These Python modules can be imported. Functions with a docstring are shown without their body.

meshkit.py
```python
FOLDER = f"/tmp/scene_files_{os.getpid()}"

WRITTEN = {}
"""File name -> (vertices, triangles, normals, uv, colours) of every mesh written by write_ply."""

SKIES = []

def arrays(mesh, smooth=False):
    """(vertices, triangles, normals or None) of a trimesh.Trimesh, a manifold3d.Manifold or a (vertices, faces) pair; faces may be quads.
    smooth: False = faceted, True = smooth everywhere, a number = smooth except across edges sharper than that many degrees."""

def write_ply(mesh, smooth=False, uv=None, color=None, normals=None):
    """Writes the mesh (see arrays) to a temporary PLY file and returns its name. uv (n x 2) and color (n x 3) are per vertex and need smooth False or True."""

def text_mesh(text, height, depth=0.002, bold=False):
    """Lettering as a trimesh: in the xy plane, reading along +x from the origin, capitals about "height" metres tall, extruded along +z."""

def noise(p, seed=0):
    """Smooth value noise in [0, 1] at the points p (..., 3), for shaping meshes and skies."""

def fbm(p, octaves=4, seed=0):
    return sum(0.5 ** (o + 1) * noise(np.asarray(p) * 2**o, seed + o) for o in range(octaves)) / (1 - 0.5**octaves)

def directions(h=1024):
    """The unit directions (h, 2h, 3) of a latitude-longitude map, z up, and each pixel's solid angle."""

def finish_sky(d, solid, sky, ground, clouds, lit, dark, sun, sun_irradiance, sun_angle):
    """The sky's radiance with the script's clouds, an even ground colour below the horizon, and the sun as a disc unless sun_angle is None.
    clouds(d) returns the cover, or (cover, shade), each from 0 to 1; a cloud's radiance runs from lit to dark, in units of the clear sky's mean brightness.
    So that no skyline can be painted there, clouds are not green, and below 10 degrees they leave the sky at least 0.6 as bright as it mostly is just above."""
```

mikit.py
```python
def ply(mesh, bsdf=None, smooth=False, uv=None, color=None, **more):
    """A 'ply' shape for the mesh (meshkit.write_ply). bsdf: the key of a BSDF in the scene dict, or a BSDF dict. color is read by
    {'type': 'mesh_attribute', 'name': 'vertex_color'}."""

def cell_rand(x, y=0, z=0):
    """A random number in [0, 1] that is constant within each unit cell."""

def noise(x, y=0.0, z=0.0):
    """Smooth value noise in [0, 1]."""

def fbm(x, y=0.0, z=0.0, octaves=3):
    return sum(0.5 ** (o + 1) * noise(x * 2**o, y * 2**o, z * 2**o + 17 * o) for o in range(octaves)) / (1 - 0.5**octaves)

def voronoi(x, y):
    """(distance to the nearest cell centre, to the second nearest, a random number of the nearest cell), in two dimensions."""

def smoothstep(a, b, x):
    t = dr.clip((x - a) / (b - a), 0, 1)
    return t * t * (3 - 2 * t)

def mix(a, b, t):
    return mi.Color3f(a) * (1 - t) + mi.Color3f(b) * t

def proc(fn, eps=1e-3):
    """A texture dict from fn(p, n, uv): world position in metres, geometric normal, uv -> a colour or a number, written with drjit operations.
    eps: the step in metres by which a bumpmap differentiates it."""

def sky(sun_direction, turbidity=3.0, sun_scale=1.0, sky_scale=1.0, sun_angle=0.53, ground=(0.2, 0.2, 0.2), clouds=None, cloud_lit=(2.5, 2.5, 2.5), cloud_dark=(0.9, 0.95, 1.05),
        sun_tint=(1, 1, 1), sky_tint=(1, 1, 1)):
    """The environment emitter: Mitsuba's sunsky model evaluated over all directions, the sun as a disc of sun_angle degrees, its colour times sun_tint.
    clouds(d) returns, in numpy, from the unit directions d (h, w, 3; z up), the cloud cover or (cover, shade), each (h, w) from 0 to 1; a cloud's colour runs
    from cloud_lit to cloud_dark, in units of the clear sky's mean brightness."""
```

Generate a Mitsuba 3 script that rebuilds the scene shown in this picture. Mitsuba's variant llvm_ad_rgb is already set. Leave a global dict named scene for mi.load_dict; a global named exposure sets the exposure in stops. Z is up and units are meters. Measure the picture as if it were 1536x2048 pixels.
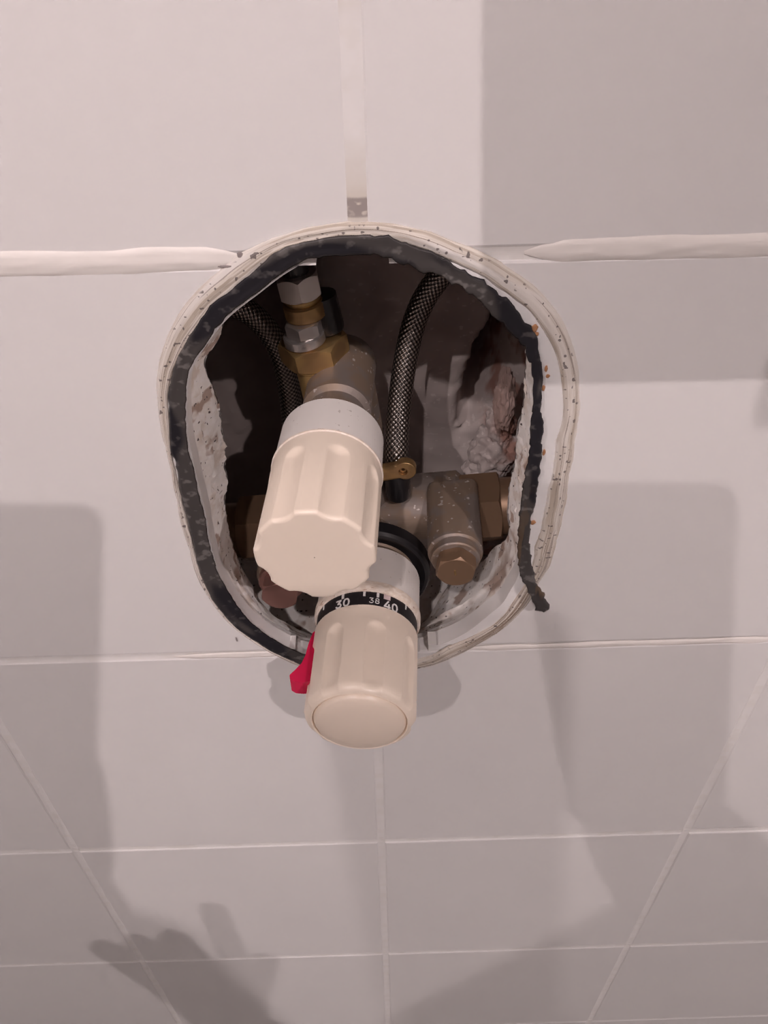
import math
import numpy as np, trimesh, manifold3d as m3, shapely.geometry as sg
import drjit as dr, mitsuba as mi
import mikit, meshkit
from mikit import proc, noise, fbm, smoothstep, mix, cell_rand

# ------------------------------------------------------------------ camera, light, exposure
T = mi.ScalarTransform4f
FPX = 1598.34                                   # focal length in pixels of the 1536 x 2048 frame
EYE = np.array([0.003227, -0.241644, 0.310722])
FWD = np.array([0.00825262, 0.73966414, -0.67292559])
UP = np.array([0.02742347, 0.67252799, 0.73956343])
RIGHT = np.array([0.99958984, -0.02455729, -0.01473404])
exposure = 0.24
scene, labels = {}, {}
scene['camera'] = {'type': 'perspective', 'fov': math.degrees(2 * math.atan(768 / FPX)), 'fov_axis': 'x', 'near_clip': 0.005, 'far_clip': 50.0,
                   'to_world': T().look_at(origin=EYE.tolist(), target=(EYE + FWD).tolist(), up=UP.tolist())}
CEIL = 1.75                                     # ceiling height above the scene's origin
TINT = np.array([1.0, 0.862, 0.855])
# name, x, y, radius, radiance
LAMPS = [('a', -0.797, -1.66, 0.014, 7000.0), ('b', 0.764, -1.645, 0.014, 10000.0)]
HEADLAMP = (0.010, 2300.0)                      # radius and radiance of the photographer's head torch
FILL = 0.8

rng = np.random.default_rng(7)

# ------------------------------------------------------------------ materials
def bsdf(name, d, two=True):
    scene[name] = {'type': 'twosided', 'b': d} if two else d

def rgb(*c):
    return {'type': 'rgb', 'value': list(c)}

def pr(base, rough=0.5, metal=0.0, spec=0.5, **k):
    return {'type': 'principled', 'base_color': base if isinstance(base, dict) else rgb(*base), 'roughness': rough if isinstance(rough, dict) else float(rough),
            'metallic': float(metal), 'specular': float(spec), **k}

def tile_col(p, n, uv):
    v = fbm(p.x * 9, p.y * 9, p.z * 9, 3)
    return mix((0.735, 0.72, 0.715), (0.775, 0.76, 0.75), v)

def grout_col(p, n, uv):
    v = fbm(p.x * 160, p.y * 160, p.z * 160, 3)
    c = mix((0.768, 0.752, 0.742), (0.742, 0.722, 0.70), smoothstep(0.4, 0.75, v))
    # old brown staining on the upright joint above the opening and near the opening
    near = smoothstep(0.03, 0.0, dr.abs(p.x)) * smoothstep(0.205, 0.215, p.z)
    s = near * (smoothstep(0.262, 0.285, p.z) * 0.75 + smoothstep(0.238, 0.214, p.z) * 0.7)
    c = mix(c, (0.58, 0.52, 0.44), dr.clip(s, 0, 1))
    d = near * smoothstep(0.2195, 0.2185, p.z) * smoothstep(0.2125, 0.2135, p.z) * smoothstep(0.2, 0.5, fbm(p.x * 500, p.z * 700, 3.0, 2))
    return mix(c, (0.30, 0.26, 0.25), d * 0.9)

def seal_col(p, n, uv):                          # old sealant: streaks that run along the ring (uv.x along, uv.y across)
    a = fbm(uv.x * 16, uv.y * 2.5, 0.0, 3)
    b = fbm(uv.x * 14 + noise(p.x * 150, p.z * 150, 3.0), uv.y * 15, 5.0, 3)
    s = fbm(p.x * 700, p.z * 700, 1.0, 2)
    c = mix((0.66, 0.61, 0.55), (0.46, 0.40, 0.335), smoothstep(0.42, 0.70, b))
    c = mix(c, (0.74, 0.71, 0.68), smoothstep(0.45, 0.65, a) * (0.35 + 0.5 * smoothstep(0.17, 0.2, p.z)))
    side = smoothstep(0.92, 0.78, uv.y) * smoothstep(0.0, 0.15, uv.y)
    c = mix(c, (0.26, 0.21, 0.18), smoothstep(0.60, 0.68, fbm(uv.x * 11 + 0.3 * noise(p.x * 120, p.z * 120, 0.0), uv.y * 13, 9.0, 3)) * side * 0.7)
    c = mix(c, (0.10, 0.08, 0.08), smoothstep(0.735, 0.775, s) * side * 0.8)
    # a brown dirty stretch at the lower right
    low = smoothstep(0.03, 0.06, p.x) * smoothstep(0.055, 0.03, p.z)
    return mix(c, (0.24, 0.18, 0.14), low * smoothstep(0.35, 0.6, b) * 0.8)

def rubber_col(p, n, uv):
    a = fbm(uv.x * 17, uv.y * 1.5, 2.0, 2)
    b = fbm(p.x * 330, p.y * 330, p.z * 330, 3)
    c = mix((0.013, 0.012, 0.016), (0.052, 0.047, 0.046), smoothstep(0.44, 0.58, a))
    c = mix(c, (0.15, 0.14, 0.135), smoothstep(0.55, 0.75, b) * smoothstep(0.50, 0.66, a) * 0.7)
    c = mix(c, (0.15, 0.14, 0.135), smoothstep(0.60, 0.82, b) * 0.35)
    low = smoothstep(0.05, 0.062, p.x) * smoothstep(0.115, 0.075, p.z) * smoothstep(0.46, 0.58, fbm(p.x * 260, p.z * 70, 6.0, 3))
    return mix(c, (0.12, 0.08, 0.05), low * 0.7)

def plaster_col(p, n, uv):
    a = fbm(p.x * 70, p.y * 70, p.z * 70, 3)
    b = fbm(p.x * 260, p.y * 260, p.z * 260, 3)
    c = mix((0.86, 0.83, 0.80), (0.70, 0.63, 0.57), smoothstep(0.48, 0.68, a))
    c = mix(c, (0.90, 0.88, 0.87), smoothstep(0.50, 0.64, b) * 0.6)
    c = mix(c, (0.33, 0.22, 0.17), smoothstep(0.64, 0.72, fbm(p.x * 90, p.y * 90, p.z * 90 + 40, 3)) * 0.8)
    low = smoothstep(0.015, 0.035, p.x) * smoothstep(0.07, 0.05, p.z) * smoothstep(0.010, 0.014, p.y) * smoothstep(0.030, 0.018, p.y)
    c = mix(c, (0.30, 0.21, 0.17), low * smoothstep(0.38, 0.56, a) * 0.85)
    return mix(c, (0.10, 0.08, 0.08), smoothstep(0.755, 0.79, fbm(p.x * 600, p.y * 600, p.z * 600, 2)))

def recess_col(p, n, uv):
    a = fbm(p.x * 45, p.y * 45, p.z * 45, 3)
    c = mix((0.40, 0.345, 0.33), (0.50, 0.44, 0.42), smoothstep(0.35, 0.65, a))
    c = mix(c, (0.60, 0.54, 0.52), smoothstep(0.70, 0.76, fbm(p.x * 400, p.y * 400, p.z * 400, 2)) * 0.5)
    brick = smoothstep(0.058, 0.068, p.x) * smoothstep(0.13, 0.11, p.z)
    c = mix(c, (0.30, 0.17, 0.14), brick * smoothstep(0.4, 0.6, fbm(p.x * 80, p.y * 80, p.z * 80 + 9, 3)))
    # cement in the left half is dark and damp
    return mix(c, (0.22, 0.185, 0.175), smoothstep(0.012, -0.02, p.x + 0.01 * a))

def brass_col(p, n, uv):
    a = fbm(p.x * 90, p.y * 90, p.z * 90, 3)
    c = mix((0.47, 0.31, 0.13), (0.34, 0.21, 0.10), smoothstep(0.4, 0.65, a))
    return c

def dull_col(p, n, uv):
    a = fbm(p.x * 120, p.y * 120, p.z * 120, 3)
    c = mix((0.25, 0.185, 0.14), (0.235, 0.195, 0.175), smoothstep(0.4, 0.6, a))
    d = smoothstep(0.72, 0.80, fbm(p.x * 560, p.y * 560, p.z * 560, 2)) * 0.7
    return mix(c, (0.62, 0.56, 0.53), d)

def sleeve_col(p, n, uv):
    a = fbm(p.x * 70, p.y * 70, p.z * 70, 3)
    c = mix((0.70, 0.665, 0.64), (0.73, 0.695, 0.665), a)
    return mix(c, (0.40, 0.36, 0.33), smoothstep(0.80, 0.84, fbm(p.x * 700, p.y * 700, p.z * 700, 2)) * 0.6)

def lip_col(p, n, uv):
    a = fbm(p.x * 500, p.y * 900, p.z * 500, 3)
    c = mix((0.80, 0.715, 0.635), (0.72, 0.62, 0.53), smoothstep(0.4, 0.6, a))
    return mix(c, (0.33, 0.18, 0.12), smoothstep(0.66, 0.74, fbm(p.x * 160, p.y * 700, p.z * 160, 3)) * 0.75)

def knob_col(p, n, uv):
    return mix((0.80, 0.695, 0.585), (0.82, 0.715, 0.61), fbm(p.x * 40, p.y * 40, p.z * 40, 2))

def cap_col(p, n, uv):                          # a worn raised inscription, no longer legible
    w = fbm(p.x * 40 - p.z * 14, p.z * 40 + p.x * 14, 1.0, 2)
    return mix((0.80, 0.69, 0.585), (0.75, 0.64, 0.535), w)

def braid_h(p, n, uv):                          # uv.x around (turns), uv.y along (metres)
    a = uv.x * 14 + uv.y * 420
    b = uv.x * 14 - uv.y * 420
    return 0.5 + 0.25 * dr.sin(a * 6.2832) + 0.25 * dr.sin(b * 6.2832)

def braid_col(p, n, uv):
    h = braid_h(p, n, uv)
    return mix((0.10, 0.09, 0.085), (0.55, 0.50, 0.46), smoothstep(0.3, 0.8, h))

bsdf('tile_glaze', pr(proc(tile_col), 0.28, spec=0.4))
bsdf('grout_mat', pr(proc(grout_col), 0.7, spec=0.3))
bsdf('bead_mat', pr((0.79, 0.755, 0.72), 0.45, spec=0.4))
bsdf('seal_mat', pr(proc(seal_col), 0.65, spec=0.3))
bsdf('rubber_mat', pr(proc(rubber_col), 0.5, spec=0.4))
bsdf('plaster_mat', pr(proc(plaster_col), 0.85, spec=0.2))
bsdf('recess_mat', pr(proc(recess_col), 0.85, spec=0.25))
bsdf('brick_mat', pr((0.34, 0.245, 0.22), 0.9, spec=0.2))
bsdf('brass_mat', pr(proc(brass_col), 0.38, 0.75))
bsdf('dull_brass_mat', pr(proc(dull_col), 0.55, 0.45))
bsdf('brown_brass_mat', pr((0.215, 0.135, 0.085), 0.42, 0.5))
bsdf('patina_mat', pr((0.25, 0.13, 0.11), 0.35, 0.6))
bsdf('chrome_mat', pr((0.62, 0.58, 0.56), 0.25, 0.8))
bsdf('sleeve_mat', pr(proc(sleeve_col), 0.42, spec=0.45))
bsdf('lip_mat', pr(proc(lip_col), 0.45, spec=0.4))
bsdf('knob_mat', pr(proc(knob_col), 0.30, spec=0.45))
bsdf('cap_mat', pr(proc(cap_col), 0.30, spec=0.45))
bsdf('red_mat', pr((0.62, 0.015, 0.075), 0.32, spec=0.5))
bsdf('black_mat', pr((0.014, 0.013, 0.015), 0.28, spec=0.5))
bsdf('scale_mat', pr((0.018, 0.016, 0.018), 0.45, spec=0.3))
bsdf('print_mat', pr((0.72, 0.70, 0.69), 0.5))
bsdf('print_red_mat', pr((0.62, 0.50, 0.50), 0.5))
bsdf('braid_mat', {'type': 'bumpmap', 'arbitrary': proc(braid_h, 0.0001), 'scale': 0.0004, 'b': pr(proc(braid_col), 0.22, 0.95)})
bsdf('paint_mat', {'type': 'diffuse', 'reflectance': rgb(0.50, 0.485, 0.475)})
bsdf('floor_mat', pr((0.11, 0.105, 0.10), 0.4))
bsdf('metal_mat', pr((0.6, 0.6, 0.6), 0.25, 0.9))
bsdf('phone_mat', pr((0.02, 0.02, 0.025), 0.3))
bsdf('lens_mat', pr((0.004, 0.004, 0.006), 0.1))
bsdf('skin_mat', pr((0.55, 0.36, 0.28), 0.5, spec=0.3))
bsdf('cloth_mat', pr((0.10, 0.11, 0.15), 0.85, spec=0.2))
bsdf('towel_mat', pr((0.7, 0.68, 0.66), 0.9, spec=0.1))
bsdf('hair_mat', pr((0.05, 0.035, 0.025), 0.6))

# ------------------------------------------------------------------ helpers
used = {}
def obj(name, mesh, mat, parent=None, smooth=False, label=None, cat=None, group=None, kind=None, uv=None, **more):
    key = (parent + '__' if parent else '') + name
    n = used.get(key, -1) + 1
    used[key] = n
    if n:
        key += '_%03d' % n
    scene[key] = mikit.ply(mesh, mat, smooth=smooth, uv=uv, **more)
    say(key, label, cat, group, kind)
    return key

def say(key, label=None, cat=None, group=None, kind=None):
    d = {a: b for a, b in (('label', label), ('category', cat), ('group', group), ('kind', kind)) if b}
    if d:
        labels[key] = d

def xf(mesh, origin, ax, ay, az):               # mesh coordinates -> origin + x ax + y ay + z az
    m = mesh.copy()
    M = np.eye(4)
    M[:3, 0], M[:3, 1], M[:3, 2], M[:3, 3] = ax, ay, az, origin
    m.apply_transform(M)
    return m

def cat_(*ms):
    return trimesh.util.concatenate(list(ms))

def lathe(profile, n=64):                       # profile: (r, z) from axis to axis, counter-clockwise seen with r to the right
    m = trimesh.creation.revolve(np.array(profile, float), sections=n)
    if m.volume < 0:
        m.invert()
    return m

def cyl(r0, z0, z1, n=48, c=0.0006, r1=None):   # chamfered cylinder along z
    r1 = r0 if r1 is None else r1
    return lathe([(0, z0), (r0 - c, z0), (r0, z0 + c), (r1, z1 - c), (r1 - c, z1), (0, z1)], n)

def ring(ri, ro, z0, z1, n=72, c=0.0008):
    return lathe([(ri, z0), (ro - c, z0), (ro, z0 + c), (ro, z1 - c), (ro - c, z1), (ri, z1), (ri, z0)], n)

def to_m(tm):
    return m3.Manifold(m3.Mesh(np.asarray(tm.vertices, np.float32), np.asarray(tm.faces, np.uint32)))

def to_t(m):
    x = m.to_mesh()
    return trimesh.Trimesh(x.vert_properties[:, :3], x.tri_verts, process=False)

def rbox(sx, sy, sz, r=0.001, seg=12):          # rounded box centred at 0 (hull of spheres)
    s = m3.Manifold.sphere(r, seg)
    pts = [s.translate([a * (sx / 2 - r), b * (sy / 2 - r), c * (sz / 2 - r)]) for a in (-1, 1) for b in (-1, 1) for c in (-1, 1)]
    return to_t(m3.Manifold.batch_hull(pts))

def hexnut(af, z0, z1, rot=0.0, chamfer=0.0012, hole=None):   # af: across flats; chamfered hexagonal nut along z
    R = af / math.sqrt(3)
    h = m3.Manifold.cylinder(z1 - z0, R, R, 6).rotate([0, 0, rot]).translate([0, 0, z0])
    c = to_m(lathe([(0, z0), (af / 2, z0), (R + 1e-4, z0 + chamfer), (R + 1e-4, z1 - chamfer), (af / 2, z1), (0, z1)], 48))
    return to_t(h ^ c)

def frames(path):
    path = np.asarray(path, float)
    t = np.gradient(path, axis=0)
    t /= np.linalg.norm(t, axis=1, keepdims=True)
    a = np.cross(t[0], [0.3, 1, 0.2])
    out = []
    for d in t:
        a = a - d * (a @ d)
        a /= np.linalg.norm(a)
        out.append((a.copy(), np.cross(d, a)))
    return t, out

def spline(pts, n):
    from scipy.interpolate import CubicSpline
    pts = np.asarray(pts, float)
    s = np.r_[0, np.cumsum(np.linalg.norm(np.diff(pts, axis=0), axis=1))]
    return CubicSpline(s, pts)(np.linspace(0, s[-1], n))

def tube(path, r, k=20, cap=True):              # returns mesh, uv (turns around, metres along)
    path = np.asarray(path, float)
    n = len(path)
    r = np.broadcast_to(r, (n,))
    _, fr = frames(path)
    s = np.r_[0, np.cumsum(np.linalg.norm(np.diff(path, axis=0), axis=1))]
    v, uv, f = [], [], []
    for i in range(n):
        for j in range(k + 1):
            a = 2 * math.pi * j / k
            v.append(path[i] + r[i] * (math.cos(a) * fr[i][0] + math.sin(a) * fr[i][1]))
            uv.append((j / k, s[i]))
    for i in range(n - 1):
        for j in range(k):
            a = i * (k + 1) + j
            f += [[a, a + 1, a + k + 2], [a, a + k + 2, a + k + 1]]
    if cap:
        for i, flip in ((0, True), (n - 1, False)):
            c = len(v)
            v.append(path[i]); uv.append((0, s[i]))
            for j in range(k):
                a = i * (k + 1) + j
                f.append([c, a + 1, a] if flip else [c, a, a + 1])
    return trimesh.Trimesh(np.array(v), np.array(f), process=False), np.array(uv)

def ray(px):
    px = np.asarray(px, float)
    u, v = px[..., 0] - 768, px[..., 1] - 1024
    return FPX * FWD + u[..., None] * RIGHT - v[..., None] * UP

def W(px, Y=0.0):                               # the measured place on the plane y = Y of an image measurement
    d = ray(px)
    t = (np.asarray(Y) - EYE[1]) / d[..., 1]
    return EYE + d * t[..., None]

def polar(pts, n, centre, extra=None):          # resample a star-shaped closed outline (x, z) at n angles
    pts = np.asarray(pts, float) - centre
    a = np.arctan2(pts[:, 1], pts[:, 0])
    o = np.argsort(a)
    a, rr = a[o], np.hypot(pts[:, 0], pts[:, 1])[o]
    t = -math.pi + 2 * math.pi * np.arange(n) / n
    r = np.interp(t, a, rr, period=2 * math.pi)
    out = [t, r]
    if extra is not None:
        out.append(np.interp(t, a, np.asarray(extra, float)[o], period=2 * math.pi))
    return out

def grid(rows, closed=True):                    # rows: (m, n, 3) -> mesh and uv
    rows = np.asarray(rows, float)
    m, n = rows.shape[:2]
    if closed:
        rows = np.concatenate([rows, rows[:, :1]], 1)
        n += 1
    v = rows.reshape(-1, 3)
    uv = np.stack(np.meshgrid(np.linspace(0, 1, n), np.linspace(0, 1, m)), -1).reshape(-1, 2)
    i, j = np.meshgrid(np.arange(m - 1), np.arange(n - 1), indexing='ij')
    a = (i * n + j).ravel()
    f = np.vstack([np.stack([a, a + 1, a + n + 1], 1), np.stack([a, a + n + 1, a + n], 1)])
    return trimesh.Trimesh(v, f, process=False), uv

def resample(pts, n):
    pts = np.asarray(pts, float)
    s = np.r_[0, np.cumsum(np.linalg.norm(np.diff(pts, axis=0), axis=1))]
    t = np.linspace(0, s[-1], n)
    return np.stack([np.interp(t, s, pts[:, k]) for k in range(pts.shape[1])], 1)

# ------------------------------------------------------------------ outlines measured in the photograph
HOLE = [(604, 1312), (558, 1290), (523, 1268), (498, 1246), (472, 1214), (455, 1185), (440, 1152), (430, 1117), (421, 1080), (416, 1045), (410, 1016), (400, 976), (390, 933), (381, 893), (377, 850), (375, 807), (377, 772), (384, 738), (393, 721), (410, 695), (432, 664), (462, 630), (488, 610), (520, 587), (550, 562), (590, 535), (644, 512), (690, 509), (740, 511), (777, 513), (826, 525), (869, 540), (912, 556), (960, 580), (1000, 610), (1030, 650), (1055, 698), (1067, 730), (1073, 764), (1074, 821), (1072, 878), (1070, 900), (1066, 936), (1060, 970), (1054, 999), (1050, 1022), (1046, 1050), (1044, 1093), (1040, 1131), (1034, 1160), (1021, 1179), (1003, 1211), (983, 1225), (963, 1242), (938, 1262), (905, 1280), (877, 1290), (840, 1305), (760, 1322), (680, 1325)]
LIP = [(700, 1285, .03), (640, 1275, .03), (612, 1271, .03), (586, 1251, .03), (552, 1234, .03), (529, 1217, .03), (515, 1188, .032), (500, 1159, .032), (483, 1136, .032), (469, 1093, .033), (456, 1050, .034), (451, 1007, .035), (450, 975, .035), (457, 965, .036), (452, 907, .036), (449, 878, .036), (443, 821, .035), (437, 795, .034), (426, 769, .03), (412, 749, .026), (409, 715, .024), (426, 689, .024), (449, 675, .026), (443, 649, .024), (462, 622, .02), (500, 585, .02), (560, 540, .02), (644, 503, .02), (740, 500, .02), (869, 530, .02), (1000, 595, .02), (1040, 655, .02), (1053, 701, .022), (1048, 744, .026), (1044, 807, .028), (1035, 850, .03), (1032, 879, .03), (1024, 945, .03), (1016, 979, .03), (1012, 1022, .03), (1015, 1079, .032), (983, 1096, .045), (950, 1140, .05), (877, 1179, .055), (872, 1194, .055), (857, 1231, .05), (863, 1248, .04), (850, 1262, .035), (760, 1285, .03)]
SEAL_OUT = [(701, 443), (615, 455), (543, 477), (472, 511), (437, 540), (409, 563), (372, 603), (343, 649), (326, 692), (317, 729), (313, 778), (316, 821), (326, 878), (331, 893), (343, 942), (354, 999), (366, 1062), (380, 1099), (394, 1153), (420, 1197), (449, 1237), (486, 1268), (529, 1297), (598, 1331), (700, 1345), (829, 1338), (869, 1330), (912, 1313), (958, 1288), (998, 1263), (1026, 1240), (1052, 1213), (1078, 1165), (1098, 1136), (1115, 1079), (1127, 1022), (1138, 950), (1150, 879), (1155, 850), (1160, 787), (1155, 724), (1138, 666), (1110, 615), (1069, 572), (1026, 540), (983, 513), (912, 484), (855, 460), (790, 447), (740, 443)]
SEAL_IN = [(672, 480), (615, 492), (572, 502), (529, 530), (500, 560), (460, 592), (423, 622), (400, 655), (377, 685), (357, 725), (347, 745), (341, 770), (337, 792), (339, 821), (342, 860), (344, 900), (352, 940), (362, 985), (373, 1028), (385, 1073), (400, 1131), (410, 1160), (428, 1193), (450, 1222), (478, 1251), (510, 1275), (543, 1296), (601, 1322), (700, 1328), (829, 1320), (869, 1308), (895, 1292), (940, 1274), (983, 1251), (1006, 1231), (1029, 1199), (1050, 1165), (1064, 1125), (1069, 1093), (1084, 1036), (1095, 979), (1107, 922), (1112, 878), (1124, 835), (1125, 792), (1121, 749), (1107, 698), (1084, 658), (1055, 620), (1026, 598), (998, 578), (969, 557), (926, 535), (869, 508), (800, 484), (740, 477)]
RUB_L_OUT = [(740, 469), (672, 472), (615, 482), (572, 494), (546, 506), (529, 522), (500, 550), (460, 580), (423, 609), (400, 641), (377, 672), (357, 712), (347, 735), (341, 764), (337, 792), (337, 821), (339, 860), (341, 900), (352, 927), (357, 965), (364, 999), (373, 1033), (383, 1073), (397, 1131), (406, 1162), (423, 1197), (443, 1225), (472, 1257), (506, 1280), (543, 1303), (601, 1330), (660, 1342)]
RUB_L_IN = [(740, 509), (700, 510), (644, 514), (615, 519), (586, 532), (572, 543), (546, 560), (518, 583), (486, 606), (460, 626), (429, 661), (406, 695), (389, 721), (380, 738), (373, 772), (371, 807), (372, 850), (376, 900), (386, 933), (396, 976), (406, 1016), (412, 1045), (417, 1079), (426, 1114), (437, 1148), (455, 1179), (472, 1208), (498, 1240), (523, 1262), (558, 1285), (604, 1308), (660, 1318)]
RUB_R_OUT = [(740, 469), (797, 476), (840, 493), (875, 506), (906, 529), (935, 546), (969, 560), (998, 586), (1026, 609), (1044, 638), (1069, 661), (1077, 686), (1081, 721), (1085, 749), (1085, 790), (1082, 821), (1087, 861), (1085, 890), (1081, 922), (1077, 970), (1069, 1010), (1061, 1050), (1059, 1093), (1064, 1125), (1069, 1156), (1081, 1179), (1094, 1202), (1101, 1217)]
RUB_R_IN = [(740, 509), (777, 517), (826, 535), (869, 552), (912, 569), (941, 589), (963, 606), (983, 629), (1006, 649), (1026, 669), (1049, 698), (1061, 729), (1067, 764), (1065, 821), (1058, 860), (1060, 893), (1052, 936), (1046, 970), (1041, 999), (1039, 1022), (1036, 1050), (1035, 1093), (1036, 1131), (1044, 1159), (1055, 1179), (1062, 1199), (1072, 1219), (1084, 1227)]

TILE, GAP, THICK = 0.2, 0.0042, 0.009
C2 = np.array([0.0, 0.095])                     # centre (x, z) of the opening
N = 420
hole = W(HOLE)[:, [0, 2]]

# ------------------------------------------------------------------ the tiled wall
def wall_mesh(m):                               # local (x, height, out of the wall) -> world
    return xf(m, (0, 0, 0), (1, 0, 0), (0, 0, 1), (0, -1, 0))

say('wall_back', 'white tiled bathroom wall with a rough opening cut round the valve', None, None, 'structure')
used['wall_back'] = 0
from scipy.ndimage import gaussian_filter1d
a_, r_ = polar(hole, N, C2)
r_ = gaussian_filter1d(r_, 2.0, mode='wrap')
hole_ring = np.stack([C2[0] + r_ * np.cos(a_), C2[1] + r_ * np.sin(a_)], 1)
prism = m3.Manifold.extrude(m3.CrossSection([hole_ring.tolist()]), 0.05).translate([0, 0, -0.03])

def tile_solid(w, h):
    e = 0.0011
    ws = [(w / 2, -THICK), (w / 2, -e), (w / 2 - 0.25 * e, -0.35 * e), (w / 2 - e, 0.0)]
    v, f = [], []
    for hw, z in ws:
        d = w / 2 - hw
        v += [(-hw, -(h / 2 - d), z), (hw, -(h / 2 - d), z), (hw, h / 2 - d, z), (-hw, h / 2 - d, z)]
    for k in range(3):
        for j in range(4):
            a, b = 4 * k + j, 4 * k + (j + 1) % 4
            f += [[a, b, b + 4], [a, b + 4, a + 4]]
    f += [[12, 13, 14], [12, 14, 15], [0, 2, 1], [0, 3, 2]]
    return trimesh.Trimesh(np.array(v), np.array(f), process=False)

plain = None
cols, rows_ = range(-3, 3), range(-4, 3)
for iz in rows_:
    for ix in cols:
        cx, cz = (ix + 0.5) * TILE, (iz + 0.5) * TILE
        t = tile_solid(TILE - GAP, TILE - GAP)
        tilt = rng.normal(0, 0.0012, 2)
        lift = rng.uniform(-0.0003, 0.0)
        t.vertices[:, 2] += t.vertices[:, 0] * tilt[0] + t.vertices[:, 1] * tilt[1] + lift
        t.apply_translation([cx, cz, 0])
        if ix in (-1, 0) and iz in (-1, 0, 1):
            m = to_m(t) - prism
            t = to_t(m)
        obj('tile', wall_mesh(t), 'tile_glaze', 'wall_back')

# wall behind the tiles, with the opening; and the grout between them
big = sg.box(-1.6, -0.88, 1.6, CEIL)
open_poly = sg.Polygon(hole_ring).buffer(0.002)
back = trimesh.creation.extrude_polygon(big.difference(open_poly), 0.004, engine='earcut')
back.apply_translation([0, 0, -THICK - 0.0042])
obj('render_coat', wall_mesh(back), 'paint_mat', 'wall_back')
gx, gz = [round(c * TILE, 6) for c in range(-3, 4)], [round(c * TILE, 6) for c in range(-4, 4)]

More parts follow.
